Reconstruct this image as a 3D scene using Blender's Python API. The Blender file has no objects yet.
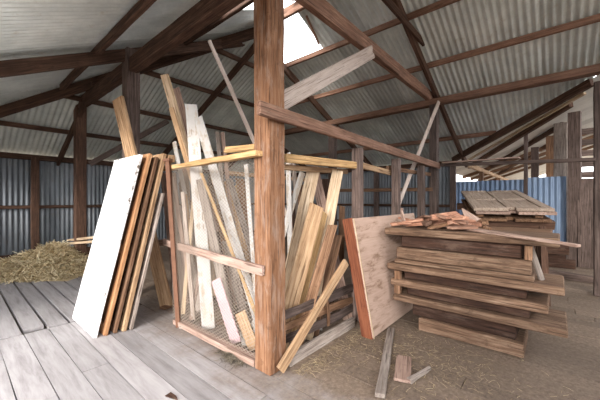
import bpy, bmesh, math, random
from mathutils import Vector as V, Matrix
R = random.Random(11)
S = bpy.context.scene
C = S.collection
EYE = 1.5
F = 300.0
FW = V((.759, .651, 0)).normalized()
RT = V((FW.y, -FW.x, 0))

# ---------------------------------------------------------------- rays from the measured photograph to real places
def ray(u, v):
    return FW + RT * ((u - 300) / F) + V((0, 0, (200 - v) / F))
def px(u, v, Z):
    return V((0, 0, EYE)) + ray(u, v) * Z
def pf(u, v, z=0.0):
    return px(u, v, F * (EYE - z) / (v - 200))
def pX(u, v, X):
    r = ray(u, v); return V((0, 0, EYE)) + r * (X / r.x)
def pY(u, v, Y):
    r = ray(u, v); return V((0, 0, EYE)) + r * (Y / r.y)

# ---------------------------------------------------------------- materials
def new_mat(name):
    m = bpy.data.materials.new(name); m.use_nodes = True
    n = m.node_tree.nodes; n.clear()
    o = n.new('ShaderNodeOutputMaterial'); b = n.new('ShaderNodeBsdfPrincipled')
    m.node_tree.links.new(b.outputs[0], o.inputs[0])
    return m, n, m.node_tree.links, b
def ramp(n, stops):
    r = n.new('ShaderNodeValToRGB'); e = r.color_ramp.elements
    while len(e) < len(stops): e.new(.5)
    for k, (p, c) in enumerate(stops):
        e[k].position = p; e[k].color = (c[0], c[1], c[2], 1)
    return r
def noise(n, l, vec, scale, detail=4, rough=.6, dist=0):
    t = n.new('ShaderNodeTexNoise'); t.inputs['Scale'].default_value = scale
    t.inputs['Detail'].default_value = detail; t.inputs['Roughness'].default_value = rough
    t.inputs['Distortion'].default_value = dist
    l.new(vec, t.inputs['Vector']); return t.outputs['Fac']
def mixc(n, l, fac, a, b, mode='MIX'):
    m = n.new('ShaderNodeMix'); m.data_type = 'RGBA'; m.blend_type = mode
    for sock, val in ((m.inputs[0], fac), (m.inputs[6], a), (m.inputs[7], b)):
        if hasattr(val, 'links') or hasattr(val, 'node'): l.new(val, sock)
        else: sock.default_value = val if isinstance(val, (int, float)) else (*val, 1)
    return m.outputs[2]
def math_(n, l, op, a, b=None):
    m = n.new('ShaderNodeMath'); m.operation = op
    for k, val in enumerate((a, b)):
        if val is None: continue
        if isinstance(val, (int, float)): m.inputs[k].default_value = val
        else: l.new(val, m.inputs[k])
    return m.outputs[0]
def smooth(n, l, x, lo, hi):
    m = n.new('ShaderNodeMapRange'); m.interpolation_type = 'SMOOTHSTEP'
    m.inputs['From Min'].default_value = lo; m.inputs['From Max'].default_value = hi
    l.new(x, m.inputs['Value']); return m.outputs[0]
def grain_vec(n, l, sx, sy):
    tc = n.new('ShaderNodeTexCoord'); oi = n.new('ShaderNodeObjectInfo')
    k = math_(n, l, 'MULTIPLY', oi.outputs['Random'], 37.0)
    ad = n.new('ShaderNodeVectorMath'); ad.operation = 'ADD'
    l.new(tc.outputs['Object'], ad.inputs[0]); l.new(k, ad.inputs[1])
    mp = n.new('ShaderNodeMapping'); l.new(ad.outputs[0], mp.inputs['Vector'])
    mp.inputs['Scale'].default_value = (sx, sy, sy)
    return ad.outputs[0], mp.outputs[0], oi.outputs['Random']
def wood(name, dark, mid, light, rough=.85, vary=.25, paint=None, worn=.5, bump=.4, stain=None, stain_amt=.5, crack=1, contrast=1.0):
    m, n, l, b = new_mat(name)
    iso, gv, rnd = grain_vec(n, l, 1.3, 26)
    g = noise(n, l, gv, 1.6, 6, .65, .6)
    r = ramp(n, [(.28, dark), (.5, mid), (.74, light)]); l.new(g, r.inputs[0])
    big = noise(n, l, iso, 2.2, 3)
    col = mixc(n, l, smooth(n, l, big, .35, .75), r.outputs[0], mixc(n, l, .45, r.outputs[0], dark))
    mpc = n.new('ShaderNodeMapping'); l.new(iso, mpc.inputs['Vector']); mpc.inputs['Scale'].default_value = (1.6, 46, 46)
    ck = noise(n, l, mpc.outputs[0], 1.5, 3, .6, .3)
    col = mixc(n, l, math_(n, l, 'MULTIPLY', smooth(n, l, ck, .45, .34), .85 * crack), col, tuple(c * .55 for c in dark))
    nk = noise(n, l, iso, 13, 5, .7)
    col = mixc(n, l, math_(n, l, 'MULTIPLY', smooth(n, l, nk, .56, .70), .5 * crack), col, dark)
    if stain:
        mp2 = n.new('ShaderNodeMapping'); l.new(iso, mp2.inputs['Vector']); mp2.inputs['Scale'].default_value = (2.2, 9, 9)
        st = noise(n, l, mp2.outputs[0], 1.3, 6, .75, .5)
        col = mixc(n, l, math_(n, l, 'MULTIPLY', smooth(n, l, st, .48, .68), stain_amt), col, stain)
    h = g
    if paint:
        pn = noise(n, l, iso, 7, 6, .7); pg = noise(n, l, gv, .9, 4)
        pm = smooth(n, l, math_(n, l, 'ADD', math_(n, l, 'MULTIPLY', pn, .6), math_(n, l, 'MULTIPLY', pg, .4)), worn - .03, worn + .03)
        dirt = mixc(n, l, smooth(n, l, noise(n, l, iso, 4, 5), .4, .75), paint, tuple(c * .8 for c in paint))
        col = mixc(n, l, pm, col, dirt)
    f = math_(n, l, 'ADD', math_(n, l, 'MULTIPLY', rnd, 2 * vary), 1 - vary)
    vm = n.new('ShaderNodeVectorMath'); vm.operation = 'SCALE'; l.new(col, vm.inputs[0]); l.new(f, vm.inputs['Scale'])
    l.new(vm.outputs[0], b.inputs['Base Color'])
    b.inputs['Roughness'].default_value = rough
    b.inputs['Specular IOR Level'].default_value = .25
    bp = n.new('ShaderNodeBump'); bp.inputs['Strength'].default_value = bump; bp.inputs['Distance'].default_value = .004
    l.new(h, bp.inputs['Height']); l.new(bp.outputs[0], b.inputs['Normal'])
    return m
def metal(name, c1, c2, rust, rust_amt=.3, rough=.5, met=.35, streak=(1, 1, 1)):
    m, n, l, b = new_mat(name)
    tc = n.new('ShaderNodeTexCoord'); geo = n.new('ShaderNodeNewGeometry')
    mp = n.new('ShaderNodeMapping'); l.new(tc.outputs['Object'], mp.inputs['Vector']); mp.inputs['Scale'].default_value = streak
    a = noise(n, l, mp.outputs[0], 2.0, 6, .7)
    col = mixc(n, l, smooth(n, l, a, .3, .7), c1, c2)
    k = noise(n, l, mp.outputs[0], 5.5, 6, .75)
    col = mixc(n, l, math_(n, l, 'MULTIPLY', smooth(n, l, k, .56, .74), rust_amt), col, rust)
    f = math_(n, l, 'ADD', math_(n, l, 'MULTIPLY', geo.outputs['Random Per Island'], .3), .85)
    vm = n.new('ShaderNodeVectorMath'); vm.operation = 'SCALE'; l.new(col, vm.inputs[0]); l.new(f, vm.inputs['Scale'])
    l.new(vm.outputs[0], b.inputs['Base Color'])
    b.inputs['Metallic'].default_value = met; b.inputs['Roughness'].default_value = rough
    return m
def plain(name, c, rough=.8, met=0, vary=.12, scale=9):
    m, n, l, b = new_mat(name)
    iso, gv, rnd = grain_vec(n, l, 1, 1)
    a = noise(n, l, iso, scale, 5, .65)
    col = mixc(n, l, a, tuple(x * (1 - vary * 2) for x in c), tuple(min(1, x * (1 + vary * 2)) for x in c))
    l.new(col, b.inputs['Base Color']); b.inputs['Roughness'].default_value = rough; b.inputs['Metallic'].default_value = met
    return m
def floor_mat(name):
    m, n, l, b = new_mat(name)
    tc = n.new('ShaderNodeTexCoord'); geo = n.new('ShaderNodeNewGeometry')
    k = math_(n, l, 'MULTIPLY', geo.outputs['Random Per Island'], 50.0)
    ad = n.new('ShaderNodeVectorMath'); ad.operation = 'ADD'; l.new(tc.outputs['Object'], ad.inputs[0]); l.new(k, ad.inputs[1])
    mp = n.new('ShaderNodeMapping'); l.new(ad.outputs[0], mp.inputs['Vector']); mp.inputs['Scale'].default_value = (12, 1.1, 12)
    g = noise(n, l, mp.outputs[0], 1.4, 6, .68, .4)
    r = ramp(n, [(.25, FLOOR_D), (.5, FLOOR_M), (.78, FLOOR_L)]); l.new(g, r.inputs[0])
    blot = noise(n, l, tc.outputs['Object'], 2.2, 6, .7)
    col = mixc(n, l, math_(n, l, 'MULTIPLY', smooth(n, l, blot, .5, .75), .5), r.outputs[0], (.30, .27, .27))
    # trodden straw dust and dirt on the right hand side of the floor, in patches of its own shape
    sx = n.new('ShaderNodeSeparateXYZ'); l.new(tc.outputs['Object'], sx.inputs[0])
    e = math_(n, l, 'ADD', sx.outputs[0], math_(n, l, 'MULTIPLY', blot, 1.3))
    dm = math_(n, l, 'MULTIPLY', smooth(n, l, e, 1.95, 2.75), .95)
    dn = noise(n, l, tc.outputs['Object'], 28, 6, .75)
    dirt = ramp(n, [(.3, (.10, .068, .046)), (.55, (.20, .145, .105)), (.8, (.32, .24, .175))]); l.new(dn, dirt.inputs[0])
    col = mixc(n, l, dm, col, dirt.outputs[0])
    f = math_(n, l, 'ADD', math_(n, l, 'MULTIPLY', geo.outputs['Random Per Island'], .34), .83)
    vm = n.new('ShaderNodeVectorMath'); vm.operation = 'SCALE'; l.new(col, vm.inputs[0]); l.new(f, vm.inputs['Scale'])
    l.new(vm.outputs[0], b.inputs['Base Color']); b.inputs['Roughness'].default_value = .8
    b.inputs['Specular IOR Level'].default_value = .3
    bp = n.new('ShaderNodeBump'); bp.inputs['Strength'].default_value = .4; bp.inputs['Distance'].default_value = .004
    l.new(g, bp.inputs['Height']); l.new(bp.outputs[0], b.inputs['Normal'])
    return m
def straw_mat(name, cs):
    m, n, l, b = new_mat(name); geo = n.new('ShaderNodeNewGeometry')
    r = ramp(n, [(0, cs[0]), (.45, cs[1]), (1, cs[2])]); l.new(geo.outputs['Random Per Island'], r.inputs[0])
    l.new(r.outputs[0], b.inputs['Base Color']); b.inputs['Roughness'].default_value = .8; return m
FLOOR_D, FLOOR_M, FLOOR_L = (.20, .18, .178), (.33, .305, .305), (.43, .405, .405)

M = dict(
    beam=wood('old_beam_timber', (.030, .017, .012), (.095, .050, .033), (.20, .118, .082), vary=.2),
    post=wood('main_post_timber', (.085, .036, .017), (.225, .108, .056), (.37, .21, .125), vary=.05, stain=(.36, .30, .26), stain_amt=.35, bump=.8),
    greypost=wood('grey_brown_post', (.045, .031, .026), (.125, .088, .075), (.22, .165, .145)),
    rail=wood('rail_timber', (.12, .060, .040), (.24, .132, .090), (.37, .235, .17), stain=(.10, .07, .055), stain_amt=.4),
    yellow=wood('yellow_pine', (.34, .19, .08), (.57, .365, .17), (.70, .51, .29), vary=.1, stain=(.33, .2, .1), stain_amt=.5),
    pale=wood('pale_timber', (.33, .22, .13), (.60, .445, .30), (.77, .64, .48), vary=.13),
    warm=wood('warm_brown_timber', (.20, .11, .055), (.44, .28, .16), (.63, .45, .285), vary=.15, stain=(.26, .17, .11), stain_amt=.4),
    brown=wood('brown_timber', (.08, .040, .022), (.205, .112, .064), (.36, .22, .14), vary=.25),
    dark=wood('dark_red_timber', (.020, .010, .007), (.052, .025, .016), (.11, .058, .038), vary=.2, stain=(.16, .11, .085), stain_amt=.4),
    grey=wood('grey_weathered_timber', (.14, .105, .085), (.32, .265, .23), (.50, .44, .395), vary=.2),
    white=wood('white_painted_timber', (.36, .29, .23), (.52, .45, .38), (.64, .58, .52), vary=.08, paint=(.60, .575, .555), worn=.47),
    pink=wood('pink_painted_timber', (.4, .28, .24), (.55, .42, .38), (.66, .55, .5), vary=.04, paint=(.62, .42, .45), worn=.36),
    pinkbrown=wood('pinkish_brown_board', (.21, .13, .10), (.37, .255, .205), (.52, .395, .335), vary=.15),
    wdoor=wood('flaking_white_paint', (.08, .065, .055), (.20, .155, .125), (.33, .27, .22), vary=.02, paint=(.86, .86, .86), worn=.425),
    stile=wood('varnished_door_edge', (.20, .085, .04), (.40, .21, .10), (.60, .38, .22), vary=.12),
    stack=wood('stacked_timber', (.070, .037, .022), (.215, .130, .083), (.40, .285, .20), vary=.18, stain=(.085, .048, .03), stain_amt=.75),
    panelply=wood('stained_ply', (.40, .275, .215), (.46, .325, .26), (.51, .375, .305), vary=.02, stain=(.17, .095, .055), stain_amt=.75, bump=.1, crack=.15),
    brighter=wood('lit_sawn_timber', (.36, .28, .235), (.53, .435, .38), (.67, .58, .52), vary=.08),  # pinkish brown timber made lighter, as if lit, where the sun misses it
    rededge=wood('red_brown_edge', (.11, .033, .017), (.20, .066, .032), (.28, .105, .055), vary=.05),
    shard=wood('reddish_broken_wood', (.22, .09, .055), (.45, .23, .15), (.64, .42, .31), vary=.25),
    doorpale=wood('dusty_door_timber', (.24, .17, .13), (.40, .31, .245), (.52, .43, .36), vary=.08),
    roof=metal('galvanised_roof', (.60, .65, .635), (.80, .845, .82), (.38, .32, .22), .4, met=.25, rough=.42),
    wing=metal('pale_roof_sheet', (.62, .60, .55), (.74, .72, .67), (.40, .30, .2), .3),
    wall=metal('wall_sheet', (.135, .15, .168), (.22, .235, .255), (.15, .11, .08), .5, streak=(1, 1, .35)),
    blue=metal('blue_sheet', (.13, .20, .33), (.23, .31, .44), (.26, .25, .27), .5, rough=.45, met=.2, streak=(1, 1, .3)),
    wire=plain('galvanised_wire', (.33, .27, .22), .6, .1),
    rust=plain('rusty_steel', (.15, .068, .038), .75, .3, .2, 20),
    dirt=plain('bare_earth', (.20, .16, .12), .95),
    straw=straw_mat('straw', ((.32, .23, .12), (.66, .53, .32), (.86, .76, .54))),
    litter=straw_mat('straw_litter', ((.16, .11, .06), (.34, .25, .15), (.52, .41, .26))),
    oldstraw=straw_mat('old_straw', ((.05, .04, .03), (.13, .105, .075), (.26, .22, .165))),
    floor=floor_mat('floor_boards'),
)

# ---------------------------------------------------------------- object helpers
def tag(o, label, cat, group=None, kind=None):
    if label: o['label'] = label
    if cat: o['category'] = cat
    if group: o['group'] = group
    if kind: o['kind'] = kind
    return o
def link(name, bm, mat, parent=None, mw=None, smoothf=False):
    me = bpy.data.meshes.new(name); bm.normal_update(); bm.to_mesh(me); bm.free()
    me.materials.append(mat)
    if smoothf:
        for p in me.polygons: p.use_smooth = True
    o = bpy.data.objects.new(name, me); C.objects.link(o)
    if mw is not None: o.matrix_world = mw
    if parent: o.parent = parent
    return o
def frame(P, d, face):
    x = d.normalized(); z = face - x * face.dot(x)
    if z.length < 1e-4: z = V((0, 1, 0)) - x * x.y
    z.normalize(); y = z.cross(x)
    m = Matrix((x, y, z)).transposed().to_4x4(); m.translation = P
    return m
def slab_bm(L, w, t, rough=.0, bow=0, chip=0, w1=None, seg=None):
    """a sawn board from x=0 to L with uneven edges, optional bow, taper and broken end"""
    bm = bmesh.new(); n = seg or max(3, int(L / .22)); w1 = w1 or w; rows = []
    for k in range(n + 1):
        s = k / n; ww = w + (w1 - w) * s; bz = bow * 4 * s * (1 - s)
        j = [R.uniform(-1, 1) * rough for _ in range(4)]
        x = L * s
        ex = [0, 0]
        if k == n and chip: ex = [R.uniform(-chip, chip * .3), R.uniform(-chip, chip * .3)]
        rows.append([bm.verts.new((x + ex[0], -ww / 2 + j[0], -t / 2 + bz)), bm.verts.new((x + ex[1], ww / 2 + j[1], -t / 2 + bz)),
                     bm.verts.new((x + ex[1], ww / 2 + j[1] * .8, t / 2 + bz)), bm.verts.new((x + ex[0], -ww / 2 + j[0] * .8, t / 2 + bz))])
    for a, b in zip(rows, rows[1:]):
        for q in range(4):
            p = (q + 1) % 4; bm.faces.new((a[q], b[q], b[p], a[p]))
    bm.faces.new(rows[0]); bm.faces.new(rows[-1][::-1])
    bmesh.ops.recalc_face_normals(bm, faces=bm.faces)
    return bm
def bevel(o, w=.004):
    m = o.modifiers.new('worn_edges', 'BEVEL'); m.width = w; m.segments = 1; m.limit_method = 'ANGLE'
    return o
def board(name, P0, P1, w, t, face, mat, label=None, cat=None, group=None, parent=None, rough=.003, bow=0, chip=0, w1=None, bev=.004):
    d = P1 - P0
    o = link(name, slab_bm(d.length, w, t, rough, bow, chip, w1), M[mat], None, frame(P0, d, V(face)))
    bevel(o, min(bev, t * .2))
    if parent: o.parent = parent; o.matrix_parent_inverse = Matrix()
    return tag(o, label, cat, group)
def beam(name, P0, P1, w, h, mat, label, cat='beam', group=None, face=(0, 0, 1), rough=.004):
    return board(name, V(P0), V(P1), w, h, face, mat, label, cat, group, rough=rough, bev=.008)
def lean(name, a, b, Z0, Z1, wpx, mat, label, t=.025, turn=0, group=None, chip=.03, cat='plank', bow=0, w1=None):
    """a plank standing on the floor: the line through a and b of the photograph, foot at distance Z0, top (at b) at distance Z1"""
    v0 = 200 + F * EYE / Z0
    u0 = a[0] + (v0 - a[1]) * (b[0] - a[0]) / (b[1] - a[1])
    P0, P1 = px(u0, v0, Z0), px(b[0], b[1], Z1)
    P0.z += .012
    face = -FW.copy(); face = Matrix.Rotation(math.radians(turn), 3, 'Z') @ face
    w = wpx * (Z0 + Z1) / 2 / F
    return board(name, P0, P1, w, t, face, mat, label, cat, group, rough=.003, chip=chip, bow=bow, w1=w1)

# ---------------------------------------------------------------- the building shell
def corrugated(name, mat, s0, s1, place, top, bot, pitch=.1, amp=.015, sheet=8, rows=5, kind='structure', label=None, cat=None, skip=None):
    bm = bmesh.new(); step = pitch / 6; n = int((s1 - s0) / step); per = sheet * 6; k = 0; isl = 0
    while k < n:
        off = (isl % 2) * .006; prev = None; end = min(n, k + per + 5)
        for q in range(k, end + 1):
            s = s0 + q * step; c = math.cos(2 * math.pi * q / 6) * amp + off
            a, b = top(s), bot(s)
            if abs(a - b) < .05: prev = None; continue
            col = [bm.verts.new(place(s, a + (b - a) * r / rows, c)) for r in range(rows + 1)]
            if prev:
                for r in range(rows): bm.faces.new((prev[r], prev[r + 1], col[r + 1], col[r]))
            prev = col
        k += per; isl += 1
    loose = [v for v in bm.verts if not v.link_faces]
    bmesh.ops.delete(bm, geom=loose, context='VERTS')
    o = link(name, bm, M[mat], smoothf=True)
    return tag(o, label, cat, None, kind)

XR, YA = 4.07, 4.51                     # ridge line and the end of the ridge
EB, EH, EC = 9.42, 9.9, -1.4            # eaves of the right, far and left slopes
YN = -3.0
hB = lambda X: EYE + 5.4 - .45 * X
hH = lambda Y: EYE + 5.6 - .45 * Y
hC = lambda X: EYE + 3.57 - .49 * (XR - X)
vall = lambda Y: min(EB + .12, 7.66 + .778 * Y)
def topB(Y):
    t = XR + .02 if Y < YA else Y - .444
    if 3.69 < Y < 5.5: t = max(t, 5.03)     # the missing sheets below the ridge
    return t
corrugated('ceiling', 'roof', YN, 10.0, lambda s, t, o: V((t, s, hB(t) + o)), topB, lambda Y: vall(Y) if Y < 2.2 else EB + .15)
topH = lambda X: (max(YA, X + .444) if X > XR else (2.03 + .49 * (XR - X)) / .45) - .10
corrugated('ceiling', 'roof', EC - .2, 9.6, lambda s, t, o: V((s, t, hH(t) + o)), topH, lambda X: EH + .15)
def hipC(Y): return XR - (.45 * Y - 2.03) / .49 if Y > YA else XR
corrugated('ceiling', 'roof', YN, 10.3, lambda s, t, o: V((t, s, hC(t) + o)),
           lambda Y: min(hipC(Y) + (.12 if Y > YA else 0), XR - .02, 2.3 if 3.0 < Y < 3.85 else 99), lambda Y: EC - .15 if Y > 5.0 else -.22)  # unseen left eave cut back here to let more daylight in
hW = lambda Y: EYE + 1.19 + .35 * (2.18 - Y)
corrugated('ceiling', 'wing', 5.5, 26, lambda s, t, o: V((s, t, hW(t) + o)), lambda X: YN,
           lambda X: 2.85 if X > 9.75 else min(2.2, (X - 7.66) / .778 + .05), amp=.008)
# ridge cap
bm = bmesh.new()
for sgn, sl in ((1, .45), (-1, .49)):
    a = [bm.verts.new(p) for p in ((XR, YN, hB(XR) + .03), (XR, 3.6, hB(XR) + .03), (XR + sgn * .16, 3.6, hB(XR) + .03 - .16 * sl), (XR + sgn * .16, YN, hB(XR) + .03 - .16 * sl))]
    bm.faces.new(a)
tag(link('trim_1', bm, M['roof']), None, None, kind='structure')

# walls of corrugated sheet
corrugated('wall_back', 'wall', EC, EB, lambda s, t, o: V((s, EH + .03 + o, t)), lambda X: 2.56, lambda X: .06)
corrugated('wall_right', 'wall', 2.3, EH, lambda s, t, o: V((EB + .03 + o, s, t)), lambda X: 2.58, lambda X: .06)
corrugated('wall_left', 'wall', 4.9, EH, lambda s, t, o: V((EC - .03 + o, s, t)), lambda X: 1.45, lambda X: .06)  # unseen half wall, kept low so sky light reaches the far slope
corrugated('wall_front_blocker', 'wall', 2.6, 20, lambda s, t, o: V((s, YN - .03 + o, t)), lambda X: 2.5, lambda X: .06)  # unseen wall added to block light and dim the right side and wing
corrugated('wall_left', 'wall', YN, -.25, lambda s, t, o: V((EC - .03 + o, s, t)), lambda X: 2.3, lambda X: .06)  # unseen; ends where it keeps the sun off the timber stack

# floor of wide boards running the length of the shed
def floor():
    bm = bmesh.new()
    def bd(x0, x1, y0, y1, z=0, t=.045):
        n = max(2, int((y1 - y0) / .6)); rows = []
        for k in range(n + 1):
            y = y0 + (y1 - y0) * k / n; jj = R.uniform(-.0025, .0025)
            dz = R.uniform(-.002, .002)
            rows.append([bm.verts.new((x0 + jj, y, z + dz)), bm.verts.new((x1 + jj, y, z + dz)), bm.verts.new((x1 + jj, y, z - t)), bm.verts.new((x0 + jj, y, z - t))])
        for a, b in zip(rows, rows[1:]):
            for q in range(4): bm.faces.new((a[q], a[(q + 1) % 4], b[(q + 1) % 4], b[q]))
        bm.faces.new(rows[0][::-1]); bm.faces.new(rows[-1])
    x = EC + .045; i = 0
    while x < EB:
        wd = .21; g = .007 if x < 1.7 else .006
        cuts = [YN]
        if x < 1.7: 
            cuts += [R.choice([.4, 1.6, 2.9]) + R.uniform(-.3, .3), 4.52]
        else: cuts += sorted([R.uniform(-1.5, .6), R.uniform(1.2, 3.2), R.uniform(4.5, 7.5)])
        cuts += [EH]
        for a, b in zip(cuts, cuts[1:]):
            gg = .030 if a > 4.4 and x < 1.7 else g
            bd(x + gg / 2, min(x + wd - gg / 2, EB), a + ((.15 if .42 < x < .62 else .04) if a > 4.4 and x < 1.7 else .003), b - .003, z=R.uniform(-.002, .002))
        x += wd; i += 1
    x = 9.46
    while x < 15:
        bd(x, x + .205, YN, 4, z=-.003); x += .21
    bmesh.ops.recalc_face_normals(bm, faces=bm.faces)
    tag(link('floor', bm, M['floor']), None, None, kind='structure')
floor()
bm = bmesh.new()
bmesh.ops.create_grid(bm, x_segments=8, y_segments=8, size=45)
tag(link('ground', bm, M['dirt'], mw=Matrix.Translation((4, 3, -.35))), None, None, kind='structure')

def structure_beam(name, P0, P1, w, h, mat='beam', face=(0, 0, 1)):
    o = board(name, V(P0), V(P1), w, h, face, mat); o['kind'] = 'structure'; return o
structure_beam('baseboard_back', (EC, EH - .04, .1), (EB, EH - .04, .1), .06, .2)
structure_beam('baseboard_right', (EB - .05, 2.3, .1), (EB - .05, EH, .1), .06, .2)

ORD = ['lowest', 'second', 'third', 'fourth', 'fifth', 'sixth']
# purlins: right slope, far slope, left slope
PB = [8.31, 7.05, 6.03, 5.0]
for k, X in enumerate(PB):
    beam('purlin', (X, max(YN, (X - 7.66) / .778 + .25), hB(X) - .085), (X, X + .33, hB(X) - .085), .06, .1, 'rail',
         ['roof purlin on the right slope, lowest one, just above the wall plate', 'roof purlin on the right slope, second up from the eave',
          'roof purlin on the right slope, third up from the eave', 'roof purlin on the right slope, edging the bright hole in the roof'][k], group='purlins under the corrugated roof')
PH = [8.72, 7.57, 6.41, 5.35]
for k, Y in enumerate(PH):
    beam('purlin', (XR - (.45 * Y - 2.03) / .49 + .12, Y, hH(Y) - .085), (Y - .56, Y, hH(Y) - .085), .06, .1, 'beam',
         'roof purlin on the far hipped slope, %s up from the eave' % ORD[k], group='purlins under the corrugated roof')
for k, X in enumerate([.0, 1.40, 2.75]):
    beam('purlin', (X, YN, hC(X) - .09), (X, (2.03 + .49 * (XR - X)) / .45 - .15, hC(X) - .09), .07, .11, 'beam',
         ['roof purlin on the left slope nearest the left edge of the photo', 'roof purlin on the left slope running just beside the big plate beam',
          'roof purlin on the left slope high up near the ridge'][k], group='purlins under the corrugated roof')
beam('ridge_beam', (XR, YN, hB(XR) - .09), (XR, YA + .1, hB(XR) - .09), .07, .18, 'rail', 'dark ridge beam crossing the top of the bright roof opening')
beam('cleat', (XR + .25, 3.55, hB(XR + .25) - .02), (4.86, 3.66, hB(4.86) - .06), .04, .04, 'rail', 'short cleat hanging beside the bright roof opening', 'cleat')

# rafters
def rafter(fn, P, Q, label, w=.07, h=.15, mat='beam'):
    beam('rafter', (P[0], P[1], fn(P) - .19), (Q[0], Q[1], fn(Q) - .19), w, h, mat, label, 'rafter', 'rafters under the corrugated roof')
fB = lambda p: hB(p[0]); fH = lambda p: hH(p[1]); fC = lambda p: hC(p[0])
rafter(fB, (XR, 1.93), (EB, 1.93), 'dark rafter on the right slope dropping past the top of the pale leaning stick')
rafter(fB, (XR + .35, 4.7), (EB, 4.7), 'dark rafter on the right slope just right of the big centre post')
rafter(fB, (XR + 3.2, 7.3), (EB, 7.3), 'short far rafter on the right slope beside the hip')
rafter(fH, (4.19, YA + .15), (4.19, EH), 'dark rafter on the far slope just left of the big centre post')
rafter(fH, (1.83, 6.9), (1.83, EH), 'dark rafter on the far slope rising from the wall behind the hay')
rafter(fH, (6.7, 7.2), (6.7, EH), 'dark rafter on the far slope half hidden behind the leaning planks')
rafter(fC, (EC, 5.11), (XR, 5.11), 'rafter on the left slope crossing over the top of the timber post', .09, .17, 'beam')
rafter(fC, (EC, 1.95), (XR, 1.95), 'rafter on the left slope above the big centre post', .09, .17)
beam('hip_rafter', (XR, YA, hB(XR) - .16), (EB, EB + .444, hB(EB) - .16), .06, .2, 'beam', 'hip rafter running from the ridge to the far right corner', 'rafter')
Ye = (2.03 + .49 * XR) / .45
beam('hip_rafter', (XR, YA, hH(YA) - .17), (-.6, (2.03 + .49 * (XR + .6)) / .45, hC(-.6) - .17), .07, .2, 'beam', 'hip rafter falling towards the left edge of the photo', 'rafter')

# main frame
o = board('post', V((1.862, 1.945, .0)), V((1.865, 1.97, 3.5)), .20, .205, (-1, 0, 0), 'post', 'big square timber post standing in the centre foreground', 'post', 'timber posts holding up the roof', rough=.005, bev=.012)
board('post', V((1.86, 5.11, 0)), V((1.86, 5.11, 3.86)), .2, .2, (-1, 0, 0), 'greypost', 'square timber post rising behind the stacked doors', 'post', 'timber posts holding up the roof', bev=.012)
board('post', V((1.86, 7.97, 0)), V((1.86, 7.97, 3.6)), .2, .2, (-1, 0, 0), 'beam', 'dark timber post standing behind the hay heap', 'post', 'timber posts holding up the roof', bev=.012)
board('post', V((6.57, 1.95, 0)), V((6.57, 1.95, 3.48)), .15, .17, (-1, 0, 0), 'greypost', 'grey post behind the debris pile, where the pale stick crosses', 'post', 'timber posts holding up the roof', bev=.01)
board('post', V((6.57, 4.5, 0)), V((6.57, 4.5, 3.48)), .17, .17, (-1, 0, 0), 'greypost', 'grey post seen above the rail just right of the centre post', 'post', 'timber posts holding up the roof', bev=.01)
board('post', V((6.62, -.50, 0)), V((6.62, -.50, 3.35)), .13, .13, (-1, 0, 0), 'greypost', 'square post at the very right edge of the photo', 'post', 'timber posts holding up the roof', bev=.01)
beam('plate_beam', (1.86, YN, 3.60), (1.86, 8.2, 3.60), .13, .22, 'beam', 'heavy plate beam carried on the left row of posts')
beam('plate_beam', (6.57, YN, 3.54), (6.57, 6.9, 3.54), .12, .13, 'rail', 'plate beam carried on the right row of posts')
beam('tie_beam', (1.95, 2.045, 3.68), (6.95, 2.045, 3.68), .09, .20, 'rail', 'thick tie beam crossing the roof right of the centre post')
beam('collar_beam', (2.4, 1.865, 4.38), (5.66, 1.865, 4.38), .05, .12, 'beam', 'thin collar beam high above the tie beam')
beam('knee_brace', pY(279, 103, 1.965), pY(372, 52, 1.965), .05, .17, 'brighter', 'pale brace board rising from the centre post to the tie beam', 'brace')
beam('cleat', (3.80, 1.965, 3.57), (4.75, 1.965, 3.56), .06, .06, 'rail', 'small timber cleat under the tie beam by the brace end', 'cleat')

# wall frame
for k, X in enumerate([-.95, 1.36, 3.85, 6.3, 8.7]):
    board('wall_post', V((X, EH - .13, 0)), V((X, EH - .13, 2.55)), .15, .12, (0, -1, 0), 'beam',
          ['wall post at the far left end of the back wall', 'dark wall post on the back wall left of the hay', 'wall post on the back wall behind the door stack', 'wall post on the back wall behind the wire netting', 'wall post on the back wall near the far corner'][k], 'post', 'posts along the corrugated walls')
for k, Y in enumerate([8.2, 6.4, 4.6, 2.25]):
    board('wall_post', V((EB - .12, Y, 0)), V((EB - .12, Y, 2.6)), .14, .12, (-1, 0, 0), 'greypost',
          ['wall post on the right wall nearest the far corner', 'wall post on the right wall, second from the far corner', 'wall post on the right wall, third from the far corner', 'wall post where the grey right wall meets the blue sheets'][k], 'post', 'posts along the corrugated walls')
beam('wall_plate', (EC, EH - .1, 2.55), (EB, EH - .1, 2.55), .1, .13, 'beam', 'dark wall plate along the top of the back wall')
beam('wall_plate', (EB - .1, 2.2, 2.56), (EB - .1, EH, 2.56), .1, .13, 'beam', 'dark wall plate along the top of the right wall')
beam('girt', (EC, EH - .05, 1.33), (EB, EH - .05, 1.33), .05, .08, 'beam', 'horizontal rail half way up the back wall', 'rail')
beam('girt', (EB - .04, 2.3, 1.33), (EB - .04, EH, 1.33), .05, .08, 'beam', 'horizontal rail half way up the right wall', 'rail')
beam('girt', (EB - .04, 2.3, .75), (EB - .04, EH, .75), .05, .07, 'beam', 'low horizontal rail on the right wall', 'rail')
beam('wall_brace', px(90, 164, 6.2), px(168, 121, 6.9), .05, .11, 'greypost', 'diagonal brace from the dark post up to the roof behind the stacked doors', 'brace')
for k, (P, Q) in enumerate((((EC, 4.85, 0), (EC, 4.85, 2.4)), ((EC, -.3, 0), (EC, -.3, 2.4)))):
    structure_beam('trim_%d' % (k + 2), P, Q, .12, .12, 'beam', (1, 0, 0))
structure_beam('trim_4', (EC, YN, 2.33), (EC, EH, 2.33), .1, .13)

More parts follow.
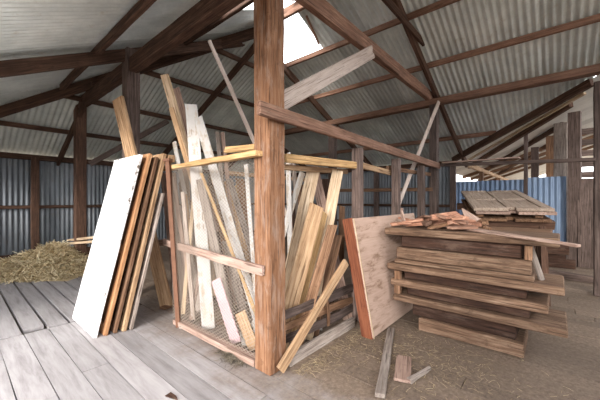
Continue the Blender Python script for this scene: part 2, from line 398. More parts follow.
# ---------------------------------------------------------------- the pen around the centre post
YF = 1.98
beam('fence_rail', V((1.60, 1.815, 2.24)), V((6.5, 1.83, 2.19)), .05, .115, 'rail', 'long red brown rail nailed across the centre post and running right', 'rail')
for k, X in enumerate([3.34, 4.53, 5.67]):
    board('fence_post', V((X, YF - .07, 0)), V((X, YF - .07, 2.15 - .01 * k)), .11, .11, (-1, 0, 0), 'greypost',
          ['square fence post under the long rail, nearest the centre post', 'middle square fence post under the long rail', 'square fence post under the long rail, furthest from the centre post'][k], 'post', 'fence posts under the long rail')
beam('fence_rail', pY(285, 158, 2.02), V((3.45, 1.90, 1.935)), .05, .085, 'yellow', 'yellow top rail between the centre post and first fence post', 'rail', rough=.006)
beam('fence_rail', V((2.0, 2.12, 1.83)), V((3.4, 2.10, 1.87)), .04, .06, 'warm', 'thin tan rail just behind the yellow top rail', 'rail')
beam('fence_rail', V((3.4, 1.99, 1.97)), V((4.6, 2.02, 1.93)), .04, .08, 'warm', 'tan rail joining the first and middle fence posts', 'rail')
beam('fence_rail', V((4.45, 2.03, 2.0)), V((6.5, 2.0, 2.03)), .035, .07, 'brown', 'brown rail from the middle fence post to the grey post', 'rail')
beam('fence_rail', V((3.2, 4.45, 1.98)), V((6.5, 4.42, 1.96)), .04, .08, 'warm', 'far tan rail at the back of the pen', 'rail')
beam('fence_rail', V((6.5, 1.87, 2.21)), V((6.53, -.45, 2.13)), .06, .06, 'greypost', 'thin grey rail running right to the post at the photo edge', 'rail')
beam('fence_rail', V((6.5, 1.95, 1.72)), V((6.52, 4.5, 1.75)), .04, .08, 'brown', 'back rail between the two grey posts', 'rail')
board('loose_plank', V((6.44, 1.75, 2.245)), V((6.50, .50, 2.245)), .12, .025, (0, 0, 1), 'pinkbrown', 'thin loose plank lying along the grey rail at right', 'plank', chip=.05)

# netting side
XN = 1.80
board('fence_rail', V((1.725, 1.94, 1.90)), V((1.875, 4.55, 1.915)), .05, .085, (-1, 0, 0), 'yellow', 'yellow top rail above the wire netting with a rough upper edge', 'rail', rough=.007)
board('fence_rail', V((1.735, 1.90, .895)), V((1.83, 3.92, .95)), .085, .035, (-1, 0, 0), 'pinkbrown', 'grey middle rail across the wire netting', 'rail', rough=.004)
board('fence_rail', V((XN, 2.05, .04)), V((XN - .02, 3.5, .04)), .09, .06, (0, 0, 1), 'pinkbrown', 'grey bottom rail lying on the floor under the wire netting', 'rail', rough=.004)
# steel picket with a head
P0, P1 = pf(179, 327, .003), px(168, 161, 3.70)
fr = frame(P0, P1 - P0, V((-1, -.6, 0))); Lp = (P1 - P0).length
pk = bmesh.new()
prof = [(-.026, .022), (-.026, -.022), (-.018, -.022), (-.018, .014), (.018, .014), (.018, -.022), (.026, -.022), (.026, .022)]   # a steel channel
ra = [pk.verts.new((0, a, b)) for a, b in prof]; rb = [pk.verts.new((Lp, a, b)) for a, b in prof]
for k in range(8): pk.faces.new((ra[k], ra[(k + 1) % 8], rb[(k + 1) % 8], rb[k]))
pk.faces.new(ra[::-1]); pk.faces.new(rb)
bmesh.ops.recalc_face_normals(pk, faces=pk.faces)
o = link('steel_picket', pk, M['rust'], mw=fr)
tag(o, 'rusty brown steel picket standing at the left end of the netting', 'picket')
c = bmesh.new(); bmesh.ops.create_cube(c, size=1); bmesh.ops.scale(c, vec=(.03, .085, .075), verts=c.verts)
cap = link('cap', c, M['rust'], mw=Matrix.Translation((Lp + .01, 0, 0))); cap.parent = o
# netting: crossed wires
def net(name, P, U, W, H, sp, r, label):
    bm = bmesh.new(); U = V(U).normalized(); Up = V((0, 0, 1)); N = U.cross(Up)
    def wire(a, b):
        A = P + U * a[0] + Up * a[1]; B = P + U * b[0] + Up * b[1]
        d = (B - A).normalized(); s = d.cross(N)
        ring = [N * r, s * r * .87 - N * r * .5, -s * r * .87 - N * r * .5]
        va = [bm.verts.new(A + q) for q in ring]; vb = [bm.verts.new(B + q) for q in ring]
        for k in range(3): bm.faces.new((va[k], va[(k + 1) % 3], vb[(k + 1) % 3], vb[k]))
    m = .62                                       # slope of the diamonds
    for sg in (1, -1):
        c0 = -W * m if sg > 0 else 0
        c1 = H if sg > 0 else H + W * m
        cc = c0 + sp * .5
        while cc < c1:
            pts = []
            for x in (0, W):
                y = cc + sg * m * x
                if 0 <= y <= H: pts.append((x, y))
            for y in (0, H):
                x = (y - cc) / (sg * m)
                if 0 < x < W: pts.append((x, y))
            if len(pts) >= 2: wire(pts[0], pts[1])
            cc += sp
    return tag(link(name, bm, M['wire']), label, 'netting')
net('wire_netting', V((XN - .01, 2.05, .08)), (-.03, 1.5, 0), 1.5, 1.80, .036, .0021, 'wire netting stretched between the centre post and the rusty picket')

# lower boards of the fence right of the centre post
board('fence_board', V((1.98, 1.84, .055)), V((3.12, 1.84, .05)), .05, .11, (0, 0, 1), 'grey', 'grey sill board on the straw at the foot of the fence', 'board')
for k, (z, h, m_) in enumerate(((.17, .09, 'greypost'), (.28, .09, 'brown'), (.40, .10, 'greypost'))):
    board('fence_board', V((2.02, 1.95, z + .02)), V((3.28, 1.95, z + R.uniform(-.03, .03))), h, .022, (0, -1, 0), m_,
          ['lowest grey slat on the short fence behind the diagonal plank', 'brown middle slat on the short fence behind the diagonal plank', 'grey top slat on the short fence behind the diagonal plank'][k], 'board', rough=.012, bow=R.uniform(-.02, .02))
board('fence_lath', V((2.72, 1.92, .11)), V((2.66, 1.92, .48)), .04, .02, (0, -1, 0), 'brown', 'short upright lath on the slats of the short fence', 'lath', bow=.02)
a, b = pf(280, 376), pY(346, 262, 1.74)
a.z += .05
board('diagonal_plank', a, b, .09, .035, (0, -1, .1), 'warm', 'light edged plank sloping from the centre post foot up to the brown panel', 'plank')

# ---------------------------------------------------------------- planks standing in the pen, seen through the netting
G = 'salvaged planks standing in the pen'
L = lambda *a, **k: lean('plank', *a, group=G, **k)
L((186, 150), (164, 73), 4.1, 3.95, 8, 'pale', 'tall cream plank with a pointed tip reaching highest above the netting', chip=.08)
L((188, 135), (175, 87), 4.25, 4.15, 8, 'pinkbrown', 'pinkish grey plank just right of the tallest cream plank')
L((186, 158), (171, 107), 3.95, 3.85, 5, 'warm', 'narrow tan plank left of the tall cream plank')
L((208, 320), (191, 104), 3.46, 3.80, 12, 'white', 'broad white upright plank standing behind the netting', turn=10)
L((229, 222), (198, 117), 3.35, 3.75, 9, 'white', 'long white plank leaning left, beside the broad upright white one', turn=10)
L((218, 262), (200, 178), 3.3, 3.65, 9, 'grey', 'short grey plank between the two long white planks')
L((233, 255), (201, 172), 3.2, 3.48, 3, 'yellow', 'thin yellow strip sloping behind the netting')
L((224, 200), (217, 130), 4.5, 4.5, 4, 'grey', 'left one of two narrow grey laths showing above the rail')
L((230, 200), (222, 131), 4.6, 4.55, 4, 'pinkbrown', 'right one of two narrow grey laths showing above the rail')
L((181, 175), (174, 141), 4.5, 4.3, 4, 'white', 'small white lath tip left of the broad white plank')
L((177, 260), (168, 172), 4.3, 4.35, 15, 'pinkbrown', 'wide pinkish brown board behind the rusty picket')
L((190, 250), (184, 168), 4.7, 4.7, 8, 'brown', 'brown board right of the wide pinkish one')
L((247, 236), (229, 178), 3.9, 3.9, 6, 'grey', 'grey board sloping behind the netting near the centre post')
L((240, 228), (233, 186), 4.2, 4.1, 8, 'warm', 'tan board behind the netting near the centre post')
L((251, 232), (246, 164), 3.35, 3.4, 4, 'white', 'thin white lath against the left side of the centre post')
L((240, 290), (214, 205), 4.35, 4.7, 13, 'brown', 'brown plank sloping low behind the netting', turn=15)
L((222, 300), (203, 225), 4.7, 4.9, 13, 'pinkbrown', 'dull pinkish plank low behind the middle rail', turn=10)
L((252, 305), (226, 215), 3.9, 4.25, 8, 'dark', 'dark plank sloping low beside the centre post')
L((196, 290), (176, 205), 4.0, 4.3, 9, 'grey', 'grey plank low behind the netting left of the white upright')
L((236, 343), (216, 279), 3.12, 3.25, 10, 'pink', 'short pink painted plank on the floor behind the netting', chip=.01)
L((254, 350), (240, 312), 2.98, 3.05, 11, 'warm', 'stubby tan plank beside the pink one, at the centre post')
L((150, 235), (118, 98), 4.2, 4.5, 13, 'warm', 'long plank leaning on the timber post behind the stacked doors', chip=.02, t=.05, turn=-15)
L((289, 200), (288, 152), 3.6, 3.6, 5, 'white', 'thin white plank against the right side of the centre post')
L((297, 215), (293, 157), 3.9, 3.9, 4, 'grey', 'grey lath right of the thin white plank')
L((287, 222), (303, 171), 3.4, 3.7, 6, 'white', 'white board slanting left of the pale broad plank')
L((298, 240), (314, 167), 3.15, 3.5, 14, 'pale', 'pale broad plank leaning on the yellow top rail', turn=10)
L((322, 205), (313, 165), 3.75, 3.75, 10, 'pinkbrown', 'pinkish plank top beside the pale broad plank')
L((323, 250), (338, 169), 3.2, 3.65, 12, 'pale', 'pale plank with a frayed top leaning right of the pinkish one', turn=10)
L((292, 300), (317, 205), 2.95, 3.2, 16, 'warm', 'wide sawn plank leaning in front, right of the centre post', turn=15, chip=.02)
L((311, 300), (333, 224), 3.05, 3.3, 10, 'brown', 'brown rough plank beside the wide sawn plank', turn=10)
L((322, 300), (338, 235), 3.3, 3.5, 10, 'brown', 'dark brown plank leaning next to the brown panel', turn=10)
L((314, 305), (311, 275), 3.42, 3.36, 12, 'white', 'short white board standing at the foot of the wide sawn plank', chip=.0)
L((240, 110), (209, 40), 3.95, 4.75, 4, 'brighter', 'long thin pole leaning up to the roof left of the centre post', t=.035)
L((418, 155), (439, 101), 4.85, 6.05, 3.6, 'brighter', 'long pale stick leaning against the end of the tie beam', t=.03)
o = board('plank_piece', pf(238, 300, .02), pf(256, 303, .02), .14, .02, (0, 0, 1), 'white', 'short whitish board lying inside the pen near the centre post', 'plank')
board('top_batten', pY(225, 150, 2.7), pY(255, 147, 2.35), .07, .03, (0, -1, .2), 'yellow', 'pale batten lying across the top of the pen beside the centre post', 'batten')
# block on top of the rail by the picket
board('offcut', px(161, 160.5, 4.0), px(172, 158.5, 3.82), .08, .09, (0, 0, 1), 'warm', 'short tan offcut on the end of the yellow rail by the picket', 'offcut')
for (a, b, Z0, Z1, w, m_, lab) in (
        ((206, 300), (193, 200), 5.0, 5.1, 12, 'brown', 'brownish board far back in the pen behind the white upright'),
        ((236, 300), (222, 180), 5.0, 5.0, 10, 'warm', 'tan board far back in the pen left of the centre post'),
        ((252, 300), (240, 178), 4.8, 4.8, 9, 'brown', 'dull board far back in the pen touching the centre post in view'),
        ((222, 300), (209, 185), 5.2, 5.1, 9, 'brown', 'brown board far back in the pen behind the yellow strip'),
        ((181, 290), (172, 185), 5.4, 5.3, 10, 'grey', 'grey board far back in the pen near the rusty picket'),
        ((214, 300), (206, 190), 4.6, 4.6, 6, 'pale', 'pale narrow board deep in the pen between the white planks'),
        ((245, 320), (226, 240), 3.35, 3.7, 8, 'grey', 'short grey board low in the pen above the pink plank'),
        ((232, 310), (216, 232), 3.7, 3.9, 5, 'dark', 'dark narrow board low in the pen above the pink plank'),
        ((304, 300), (301, 185), 4.3, 4.3, 9, 'brown', 'brown board deep in the pen behind the pale broad plank'),
        ((330, 300), (326, 178), 4.2, 4.2, 8, 'dark', 'dark board between the two pale planks right of the centre post'),
        ((292, 300), (291, 200), 4.1, 4.1, 6, 'pinkbrown', 'dull board in shade right beside the centre post'),
        ((300, 310), (325, 212), 3.15, 3.4, 6, 'yellow', 'yellowish plank edge between the sawn plank and the brown ones'),
        ((340, 300), (342, 205), 4.6, 4.6, 6, 'brown', 'brown board behind the upper left corner of the brown panel')):
    L(a, b, Z0, Z1, w, m_, lab, turn=R.uniform(-10, 20))
for k in range(12):
    u = R.uniform(180, 250); du = R.choice([-1, -1, -1, 1]) * R.uniform(8, 26); Z = R.uniform(3.5, 5.4)
    v1 = R.uniform(168, 225); vb = 200 + F * EYE / Z
    o = lean('lath', (u, vb), (u + du, v1), Z, Z + R.uniform(-.05, .3), R.uniform(2.5, 5.5), R.choice(['brown', 'warm', 'pinkbrown', 'dark', 'pale', 'brighter']),
             'narrow lath standing in the tangle of planks behind the wire netting', group='narrow laths behind the wire netting', cat='lath')
for k in range(6):
    u = R.uniform(289, 335); Z = R.uniform(3.6, 4.6)
    o = lean('lath', (u, 200 + F * EYE / Z), (u + R.uniform(-6, 14), R.uniform(170, 215)), Z, Z + .1, R.uniform(3, 6), R.choice(['brown', 'warm', 'dark', 'brighter']),
             'narrow lath standing behind the leaning planks right of the centre post', group='narrow laths right of the centre post', cat='lath')
# low jumble inside the pen
for k, (u, v, L_, ang, m_, lab) in enumerate(((195, 318, .6, .6, 'grey', 'grey offcut on the pen floor left of the white upright plank'), (222, 322, .5, 2.4, 'brown', 'brown offcut on the pen floor beside the pink plank'),
        (186, 300, .8, .2, 'brown', 'brown board lying on the pen floor behind the picket'), (205, 296, .7, 1.7, 'dark', 'dark board lying on the pen floor behind the white upright'), (246, 338, .3, 1.0, 'white', 'white scrap on the pen floor at the foot of the tan stub'))):
    P = pf(u, v, .02); d = V((math.cos(ang), math.sin(ang), 0)) * L_
    board('offcut', P - d / 2, P + d / 2, .11, .03, (0, 0, 1), m_, lab, 'offcut')

# ---------------------------------------------------------------- doors stacked at the left
def up_axis(tan): return V((tan, 0, 1)).normalized()
def door_leaf(x0, y0, w, h, t, tan, label, mats, panels=True, dz=0):
    """a framed door leaf standing on its end, leaning towards +x"""
    up = up_axis(tan); root = bpy.data.objects.new('old_door', None); C.objects.link(root)
    O = V((x0, y0, .004 + dz)); Y = V((0, 1, 0)); n = up.cross(Y).normalized()
    if n.x > 0: n = -n
    fr = Matrix((up, -Y if False else Y, n)).transposed().to_4x4(); fr.translation = O; root.matrix_world = fr
    def part(nm, a, b, y, w_, t_, mat, off=0):
        bm = slab_bm(b - a, w_, t_, .002)
        p = link(nm, bm, M[mat], mw=Matrix.Translation((a, y, off))); p.parent = root; bevel(p, .004); return p
    part('stile', 0, h, .05, .1, t, mats[0]); part('stile', 0, h, w - .05, .1, t, mats[0])
    for z in (0, h * .42, h - .11):
        bm = slab_bm(.11, w - .2, t * .98, 0); p = link('rail', bm, M[mats[0]], mw=Matrix.Translation((z, w / 2, 0))); p.parent = root
    for a, b in ((.11, h * .42), (h * .42 + .11, h - .11)):
        part('panel', a, b, w / 2, w - .2, t * .4, mats[1])
    tag(root, label, 'door', 'old doors leaning in a stack'); return root
TAN = .235
up = up_axis(TAN)
o = board('old_door', V((1.02, 4.23, .005)), V((1.02, 4.23, .005)) + up * 2.10, .86, .038, (-1, 0, .2), 'wdoor', 'white painted door with flaking edges, frontmost of the leaning door stack', 'door', 'old doors leaning in a stack', rough=.006, chip=.02)
door_leaf(1.115, 3.775, .84, 2.12, .04, TAN, 'varnished door right behind the white one in the leaning stack', ('stile', 'brown'))
door_leaf(1.205, 3.76, .84, 2.08, .035, TAN * .98, 'dark framed door in the middle of the leaning stack', ('brown', 'dark'))
door_leaf(1.29, 3.74, .84, 2.13, .045, TAN * .96, 'tan edged door at the back of the leaning door stack', ('warm', 'pinkbrown'))
board('board', V((1.36, 3.78, .005)), V((1.36, 3.78, .005)) + up * 1.62, .12, .03, (-1, 0, .2), 'grey', 'shorter grey board behind the leaning door stack', 'board')

# pale boards beyond the hay on blocks
hp = px(95, 247, 6.6)
for k in range(2):
    board('sawn_board', px(68 + 3 * k, 243.5 - 3.5 * k, 6.9), px(112, 240 - 4.5 * k, 5.6), .16, .05, (0, 0, 1), 'pale', ['lower of two pale sawn boards lying beyond the hay', 'upper of two pale sawn boards lying beyond the hay'][k], 'board')
P = px(92, 246, 6.2)
board('block', V((P.x, P.y, 0)) + RT * .35, V((P.x, P.y, P.z - .025)) + RT * .35, .2, .25, (-1, 0, 0), 'brown', 'timber block under the pale boards beyond the hay', 'block')

# ---------------------------------------------------------------- hay and straw
def blades(name, n, place, ln, w, label, cat):
    bm = bmesh.new()
    for _ in range(n):
        P, tilt = place(); a = R.uniform(0, 6.28); l_ = ln * R.uniform(.5, 1.4)
        d = V((math.cos(a), math.sin(a), R.uniform(-tilt, tilt))).normalized(); s = d.cross(V((0, 0, 1))).normalized() * w
        k = V((R.uniform(-1, 1), R.uniform(-1, 1), R.uniform(-.3, .8))) * l_ * .12
        pts = [P - d * l_ / 2, P + k, P + d * l_ / 2]
        for p in pts: p.z = max(p.z, .004)
        row = [[bm.verts.new(p - s), bm.verts.new(p + s + V((0, 0, w * .6)))] for p in pts]
        for r0, r1 in zip(row, row[1:]): bm.faces.new((r0[0], r1[0], r1[1], r0[1]))
    o = link(name, bm, M['straw']); return tag(o, label, cat, None, 'stuff')
hc = pf(46, 272); hu = RT; hv = FW
def hz(a, b):                     # heap height over (a, b)
    q = a * a + b * b
    return max(0, (1 - q)) ** .7 * (.40 + .08 * math.sin(5 * a + 1) + .05 * math.sin(7 * b + 2 * a))
def heap():
    while True:
        a, b = R.uniform(-1.08, 1.08), R.uniform(-1.08, 1.08)
        if a * a + b * b < 1.15: break
    P = hc + hu * a * 1.02 + hv * b * .75
    return V((P.x, P.y, hz(a, b) + R.uniform(-.02, .06) + .006)), .75
hay = blades('hay', 7000, heap, .24, .0075, 'heap of dry golden hay on the floor in front of the back wall', 'hay')
bm = bmesh.new(); g = {}
for i in range(25):
    for j in range(25):
        a, b = -1 + i / 12, -1 + j / 12; P = hc + hu * a * 1.0 + hv * b * .72
        g[i, j] = bm.verts.new((P.x, P.y, max(.0, hz(a, b) - .06 + R.uniform(-.06, .05)) + .002))
for i in range(24):
    for j in range(24): bm.faces.new((g[i, j], g[i + 1, j], g[i + 1, j + 1], g[i, j + 1]))
core = link('hay_core', bm, M['straw']); core.parent = hay
def scatter():
    t = R.random()
    if t < .35: return V((R.uniform(1.95, 3.4), 1.75 - abs(R.gauss(0, .13)), .006)), .15
    return V((R.gauss(2.95, .42), R.gauss(1.0, .42), .006)), .06
o = blades('straw_litter', 1500, scatter, .06, .0016, 'loose straw littering the floor in front of the timber stack', 'straw')
o.data.materials.clear(); o.data.materials.append(M['litter'])
cl = pf(232, 358)
def clump():
    a, r = R.uniform(0, 6.28), abs(R.gauss(0, .075))
    return cl + V((math.cos(a) * r * .7, math.sin(a) * r * 1.4, R.uniform(.004, .035) * max(0, 1 - r / .2))), .5
o = blades('straw_clump', 700, clump, .06, .0024, 'small clump of old straw on the floor left of the centre post', 'straw')
o.data.materials.clear(); o.data.materials.append(M['oldstraw'])

# ---------------------------------------------------------------- brown panel and timber stack at right
pA, pB = pf(373.5, 340.5), V((4.72, 1.50, 0))
xw = 1.85
tp = V((0, .25, 1.27)).normalized()
panel = bpy.data.objects.new('panel_door', None); C.objects.link(panel)
fr = Matrix((V((1, 0.0, 0)), tp, V((1, 0, 0)).cross(tp))).transposed().to_4x4(); fr.translation = V((2.95, 1.50, .005)); panel.matrix_world = fr
def ppart(nm, x0, x1, y0, y1, t, mat, z=0):
    bm = slab_bm(x1 - x0, y1 - y0, t, .001); p = link(nm, bm, M[mat], mw=Matrix.Translation((x0, (y0 + y1) / 2, z))); p.parent = panel; bevel(p, .003); return p
ppart('face', .0, 1.9, .012, 1.31, .012, 'panelply', -.0)
ppart('core', .012, 1.89, .012, 1.30, .12, 'rededge', -.068)
bm = slab_bm(1.32, .13, .02, .001); p = link('edge_strip', bm, M['rededge'], mw=Matrix.Translation((.0, 0, -.067)) @ Matrix.Rotation(math.radians(90), 4, 'Z') @ Matrix.Rotation(math.radians(90), 4, 'X')); p.parent = panel; bevel(p, .003)
bm = slab_bm(1.31, .014, .006, .0005); p = link('bead', bm, M['pale'], mw=Matrix.Translation((.012, .0, .008)) @ Matrix.Rotation(math.radians(90), 4, 'Z')); p.parent = panel
tag(panel, 'large stained brown panel with red edge leaning beside the timber stack', 'panel')

XF = 3.5
rows = [  # z0, z1, y0, y1, setback, material, label
    (.0, .14, .24, 1.22, .02, 'stack', 'bottom board of the timber stack, on the floor'),
    (.145, .295, .30, 1.30, .06, 'dark', 'dark red beam low in the stack, second from bottom'),
    (.30, .375, -.07, 1.50, -.03, 'stack', 'lowest long plank sticking out of the stack at both ends'),
    (.38, .465, .20, 1.36, .05, 'dark', 'dark beam above the lowest long plank in the stack'),
    (.47, .55, .06, 1.54, -.01, 'stack', 'middle plank of the stack with a worn grey edge'),
    (.555, .655, .22, 1.40, .06, 'dark', 'dark beam half way up the timber stack'),
    (.66, .735, -.05, 1.58, -.03, 'stack', 'long plank sticking out half way up the stack'),
    (.74, .79, .16, 1.50, .0, 'stack', 'thin light plank in the upper half of the stack'),
    (.795, .93, .18, 1.48, .02, 'stack', 'broad tan board near the top of the stack'),
    (.935, 1.075, .26, 1.44, .07, 'dark', 'dark red beam directly under the top plank'),
    (1.08, 1.16, -.02, 1.62, -.02, 'stack', 'thick light top plank of the timber stack')]
for z0, z1, y0, y1, sb, m_, lab in rows:
    d = .58
    x = XF + sb + d / 2
    board('stacked_timber', V((x, y0, (z0 + z1) / 2)), V((x + R.uniform(-.01, .01), y1, (z0 + z1) / 2)), d, z1 - z0, (0, 0, 1), m_, lab, 'timber', 'timbers in the stack at right', rough=.005, bev=.01)
for k, z in enumerate((.555, .38)):
    board('spacer_block', V((XF + .02, 1.46, z - .004)), V((XF + .02, 1.46, z + .095)), .07, .06, (-1, 0, 0), 'brown', ['upper knotty block between planks at the left of the stack', 'lower knotty block between planks at the left of the stack'][k], 'block')
board('spacer_block', V((XF + .04, .205, .937)), V((XF + .04, .205, 1.07)), .06, .07, (-1, 0, 0), 'brown', 'small block under the right end of the top plank', 'block')
board('stacked_timber', V((4.36, .05, 1.11)), V((4.42, 1.7, 1.11)), .5, .09, (0, 0, 1), 'brown', 'brown rear plank behind the top plank of the stack', 'timber', 'timbers in the stack at right')
for k, y in enumerate((.35, 1.35)):
    board('prop', V((4.42, y, 0)), V((4.42, y, 1.06)), .12, .1, (-1, 0, 0), 'brown', ['near prop under the rear plank of the stack', 'far prop under the rear plank of the stack'][k], 'prop')
board('prop', pX(545, 290, 3.7) * 1 - V((0, 0, .0)), pX(530, 245, 3.62), .06, .025, (-.5, -1, 0), 'grey', 'grey stick leaning against the right end of the stack', 'stick')
board('loose_plank', V((3.98, 1.15, 1.20)), pf(579, 246, 1.14), .2, .022, (0, 0, 1), 'pinkbrown', 'flat pinkish plank with a pointed end lying across the stack top', 'plank', w1=.05)
# broken pieces
n = 0
words = ['splintered reddish wood offcut in the heap on the timber stack']
for k in range(36):
    y = R.gauss(1.02, .26); x = R.uniform(3.56, 4.1)
    y = min(1.46, max(.5, y))
    hgt = (.02 + .17 * max(0, 1 - abs(y - 1.02) / .5)) * k / 36
    L_ = R.uniform(.16, .40); a = R.gauss(1.45, .7); d = V((math.cos(a), math.sin(a), R.uniform(-.25, .25))).normalized() * L_
    P = V((x, y, 1.18 + hgt)); P.z = max(P.z, 1.182 + abs(d.z) / 2)
    board('wood_shard', P - d / 2, P + d / 2, R.uniform(.05, .11), R.uniform(.018, .045), (R.uniform(-.6, .3), R.uniform(-.6, .5), 1), R.choice(['shard', 'shard', 'shard', 'rail', 'brown']), words[0], 'offcut', 'splintered offcuts heaped on the timber stack', chip=.05, w1=R.uniform(.015, .06))
board('wood_shard', V((3.68, 1.43, 1.18)), V((3.66, 1.47, 1.40)), .07, .02, (-1, .4, .2), 'pinkbrown', 'pale upright splinter at the left end of the debris heap', 'offcut', bow=.02, w1=.025)
board('wood_shard', V((3.9, .72, 1.24)), V((3.95, .86, 1.40)), .16, .015, (-1, -.2, .3), 'pinkbrown', 'pointed pinkish splinter standing at the right of the debris heap', 'offcut', w1=.01)

# floor pieces in front
board('floor_batten', pf(391, 329, .02), pf(380, 396, .02), .075, .035, (0, 0, 1), 'grey', 'narrow grey batten lying on the floor in front of the brown panel', 'batten')
a, b = pf(402, 381, .02), pf(404, 357, .02)
board('broken_board', a, b, .13, .025, (0, 0, 1), 'pinkbrown', 'broken pinkish board end lying on the straw', 'offcut', chip=.02)
board('broken_board', pf(409, 381, .02), pf(430, 368, .02), .05, .03, (.2, -.3, 1), 'grey', 'small grey splinter beside the broken board end', 'offcut', w1=.03)

board('dark_scrap', pf(168, 394, .006), pf(178, 399, .006), .05, .008, (0, 0, 1), 'dark', 'small black scrap on the floor at the bottom edge of the photo', 'scrap', chip=.03, w1=.02)

# ---------------------------------------------------------------- doors laid flat behind the stack, on two trestles
E1 = V((.30, -.96, 0)).normalized(); O1 = V((5.26, .98, 1.355)); E2 = V((1.90, .60, .33)).normalized()
N1 = E1.cross(E2); N1 = N1 if N1.z > 0 else -N1
def flat_door(off, label, w=1.0, h=1.95, shift=0, mat='doorpale', panels=True):
    root = bpy.data.objects.new('flat_door', None); C.objects.link(root)
    fr = Matrix((E2, N1.cross(E2), N1)).transposed().to_4x4(); fr.translation = O1 + N1 * off + E1 * shift; root.matrix_world = fr
    sg = 1 if N1.cross(E2).dot(E1) > 0 else -1
    def part(nm, a, b, y0, y1, t, z, m_=mat):
        p = link(nm, slab_bm(b - a, abs(y1 - y0), t, .001), M[m_], mw=Matrix.Translation((a, sg * (y0 + y1) / 2, z))); p.parent = root; bevel(p, .004)
    part('stile', 0, h, 0, .12, .045, 0); part('stile', 0, h, w - .12, w, .045, 0)
    part('stile', .1, h - .1, w / 2 - .05, w / 2 + .05, .045, 0)
    for z in (0, h * .45, h - .12): part('rail', z, z + .12, .12, w / 2 - .05, .044, 0); part('rail', z, z + .12, w / 2 + .05, w - .12, .044, 0)
    for a, b in ((.12, h * .45), (h * .45 + .12, h - .12)):
        part('panel', a, b, .12, w / 2 - .05, .015, 0); part('panel', a, b, w / 2 + .05, w - .12, .015, 0)
    tag(root, label, 'door', 'panelled doors lying flat behind the stack')
flat_door(.0, 'dust-covered panelled door lying flat, topmost behind the timber stack')
flat_door(-.052, 'second panelled door lying flat directly under the topmost', 1.0, 1.9, .03, 'pinkbrown')
flat_door(-.16, 'lower dark door lying flat beneath the two upper doors', .98, 1.85, .0, 'brown')
for k, t_ in enumerate((.12, 1.6)):
    P = O1 + E2 * t_ - N1 * .107
    for y in (.1, .85):
        Q = P + E1 * y
        board('spacer_batten', Q - E2 * .03, Q + E2 * .03, .1, .055, N1, 'brown', [['left near', 'right near'], ['left far', 'right far']][k][0 if y < .5 else 1] + ' spacer block between the flat doors', 'block')
def trestle(t_, label):
    P = O1 + E2 * t_ - N1 * .25; root = bpy.data.objects.new('trestle', None); C.objects.link(root); root.location = (P.x, P.y, 0)
    c0 = P - V((P.x, P.y, 0))
    def part(nm, A, B, w, t):
        d = B - A; p = link(nm, slab_bm(d.length, w, t, .003), M['beam'], mw=frame(A, d, V((.9, .3, .3)))); p.parent = root; bevel(p)
    part('top_bar', c0 - E1 * .1, c0 + E1 * 1.05, .12, .08)
    for y in (.05, .9):
        for s in (-1, 1):
            part('leg', V((0, 0, 0)) + E1 * (y) + V((.96, .3, 0)) * s * .22, c0 + E1 * y + V((.96, .3, 0)) * s * .03 - V((0, 0, .02)), .08, .05)
    tag(root, label, 'trestle', 'rough trestles carrying the flat doors')
trestle(.15, 'near rough timber trestle under the flat doors'); trestle(1.6, 'far rough timber trestle under the flat doors')

# ---------------------------------------------------------------- right hand wing
corrugated('fence_sheet', 'blue', .62, 2.2, lambda s, t, o: V((9.40 + o, s, t)), lambda s: 2.02, lambda s: .06, pitch=.11, amp=.014, kind=None, label='blue corrugated sheet on the left, partly hidden by the flat doors', cat='sheet')
corrugated('fence_sheet', 'blue', -.16, .58, lambda s, t, o: V((9.44 + o, s, t)), lambda s: 2.06, lambda s: .06, pitch=.11, amp=.014, kind=None, label='blue corrugated sheet on the right beside the grey posts', cat='sheet')
board('wing_post', V((9.42, .60, 0)), V((9.42, .60, 3.25)), .08, .1, (-1, 0, 0), 'greypost', 'slim post standing between the two blue sheets', 'post', 'posts of the right hand wing')
board('wing_post', V((10.0, -.07, 0)), V((10.0, -.07, 3.43)), .26, .14, (-1, .2, 0), 'grey', 'broad light grey post right of the blue sheets', 'post', 'posts of the right hand wing')
board('wing_post', V((9.28, -.30, 0)), V((9.28, -.30, 3.5)), .22, .16, (-1, .2, 0), 'greypost', 'broad dark post next to the light grey one', 'post', 'posts of the right hand wing')
board('wing_post', V((11.3, .15, 0)), V((11.3, .15, 3.35)), .2, .15, (-1, 0, 0), 'brown', 'brown post far back under the wing roof', 'post', 'posts of the right hand wing')
board('wing_post', V((12.3, .55, 0)), V((12.3, .55, 3.2)), .2, .15, (-1, 0, 0), 'greypost', 'grey post furthest back under the wing roof', 'post', 'posts of the right hand wing')
for k, X in enumerate((12.0, 16.0)):
    board('wing_post', V((X, 2.0, 0)), V((X, 2.0, 2.475)), .12, .12, (-1, 0, 0), 'brown', ['nearer post under the far eave of the wing, behind the blue sheets', 'farther post under the far eave of the wing, behind the blue sheets'][k], 'post', 'posts of the right hand wing')
board('grey_sheet', V((9.13, -.52, 0)), V((9.20, -.52, 1.98)), .34, .025, (-1, .1, .1), 'greypost', 'tall grey board standing against the dark post', 'board')
beam('sill_beam', V((7.9, .9, .06)), V((7.25, -1.6, .06)), .12, .12, 'greypost', 'low timber sill on the floor at the right edge of the photo')
for k, z in enumerate((2.15, 2.42, 2.7, 2.98, 3.26, 1.2, 1.0)):
    board('wall_slat', V((10.6, -.35, z)), V((10.6, -2.4, z)), .15 if k < 5 else .2, .025, (-1, 0, 0), 'greypost', '%s slat of the open slatted wall at far right' % ['third', 'fourth', 'fifth', 'sixth', 'topmost', 'second', 'lowest'][k], 'slat', 'slats of the open wall in the wing')
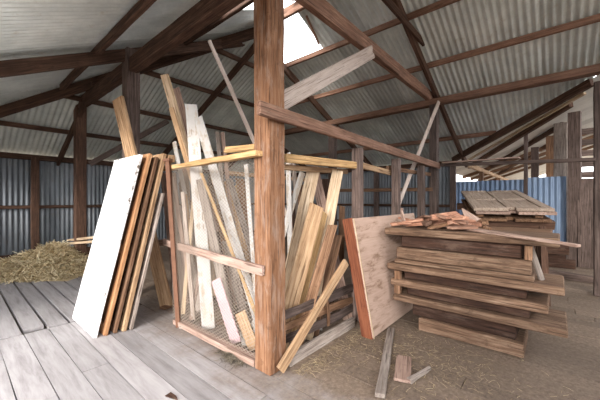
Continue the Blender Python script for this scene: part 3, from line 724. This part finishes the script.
# wing rafters found on the underside of the wing roof
def on_wing(u, v, drop=.08):
    r = ray(u, v); lo = (1.19 + .35 * 2.18 - drop) / (r.z + .35 * r.y)
    return V((0, 0, EYE)) + r * lo
for k, (a, b, w, m_) in enumerate((((592, 82), (453, 160), .14, 'beam'), ((585, 93), (463, 163), .05, 'pale'), ((571, 104), (469, 167), .12, 'beam'),
                                 ((563, 124), (486, 170), .11, 'beam'), ((552, 143), (500, 173), .11, 'beam'))):
    board('wing_rafter', on_wing(*a), on_wing(*b), .06 if m_ == 'pale' else .09, w, (0, 0, 1), m_,
          ['valley rafter where the wing roof meets the main roof', 'thin pale batten below the valley rafter', 'second dark rafter of the wing roof', 'third dark rafter of the wing roof', 'fourth dark rafter of the wing roof'][k], 'rafter', 'rafters under the wing roof')
beam('wing_plate', V((9.8, 2.0, 2.535)), V((26, 2.0, 2.535)), .1, .12, 'warm', 'eave plate of the wing roof above the blue sheets')

for k, X in enumerate((13.0, 14.4, 15.9, 17.6)):
    board('wing_rafter', V((X, -2.8, hW(-2.8) - .1)), V((X, 2.8, hW(2.8) - .1)), .09, .11, (0, 0, 1), 'brown', '%s of the brown rafters far back under the wing roof' % ['nearest', 'second nearest', 'third', 'furthest'][k], 'rafter', 'rafters under the wing roof')
for k, (x, y0, y1, z) in enumerate(((8.95, .95, -.15, .14), (8.88, 1.0, -.2, .40), (8.7, .8, -.3, .11))):  # boards added to darken the zone below the flat doors
    board('filler_board', V((x, y0, z)), V((x + .05, y1, z)), .25 if k < 2 else .2, .04, (-1, 0, .1), 'dark', ['dark filler board on edge against the blue sheets, lower one', 'dark filler board on edge against the blue sheets, upper one', 'dark filler board on edge in front of the blue sheets'][k], 'board')

# ---------------------------------------------------------------- light
W = bpy.data.worlds.new('sky'); S.world = W; W.use_nodes = True
nt = W.node_tree; bg = nt.nodes['Background']
bg.inputs[0].default_value = (.97, .98, 1.0, 1); bg.inputs[1].default_value = 3.8
sun = bpy.data.lights.new('sun', 'SUN'); sun.energy = 3.9; sun.angle = math.radians(20); sun.color = (1, .95, .88)
so = bpy.data.objects.new('sun', sun); C.objects.link(so)
d = V((.84, .30, -.25)); so.rotation_euler = d.to_track_quat('-Z', 'Y').to_euler()

cam = bpy.data.cameras.new('camera'); cam.sensor_width = 36; cam.lens = 18; cam.clip_start = .02
co = bpy.data.objects.new('camera', cam); C.objects.link(co)
co.location = (0, 0, EYE); co.rotation_euler = (math.radians(90), 0, -math.atan2(FW.x, FW.y))
S.camera = co
S.view_settings.view_transform = 'Standard'; S.view_settings.look = 'None'; S.view_settings.gamma = 1
S.view_settings.use_curve_mapping = False
S.view_settings.exposure = 0.38
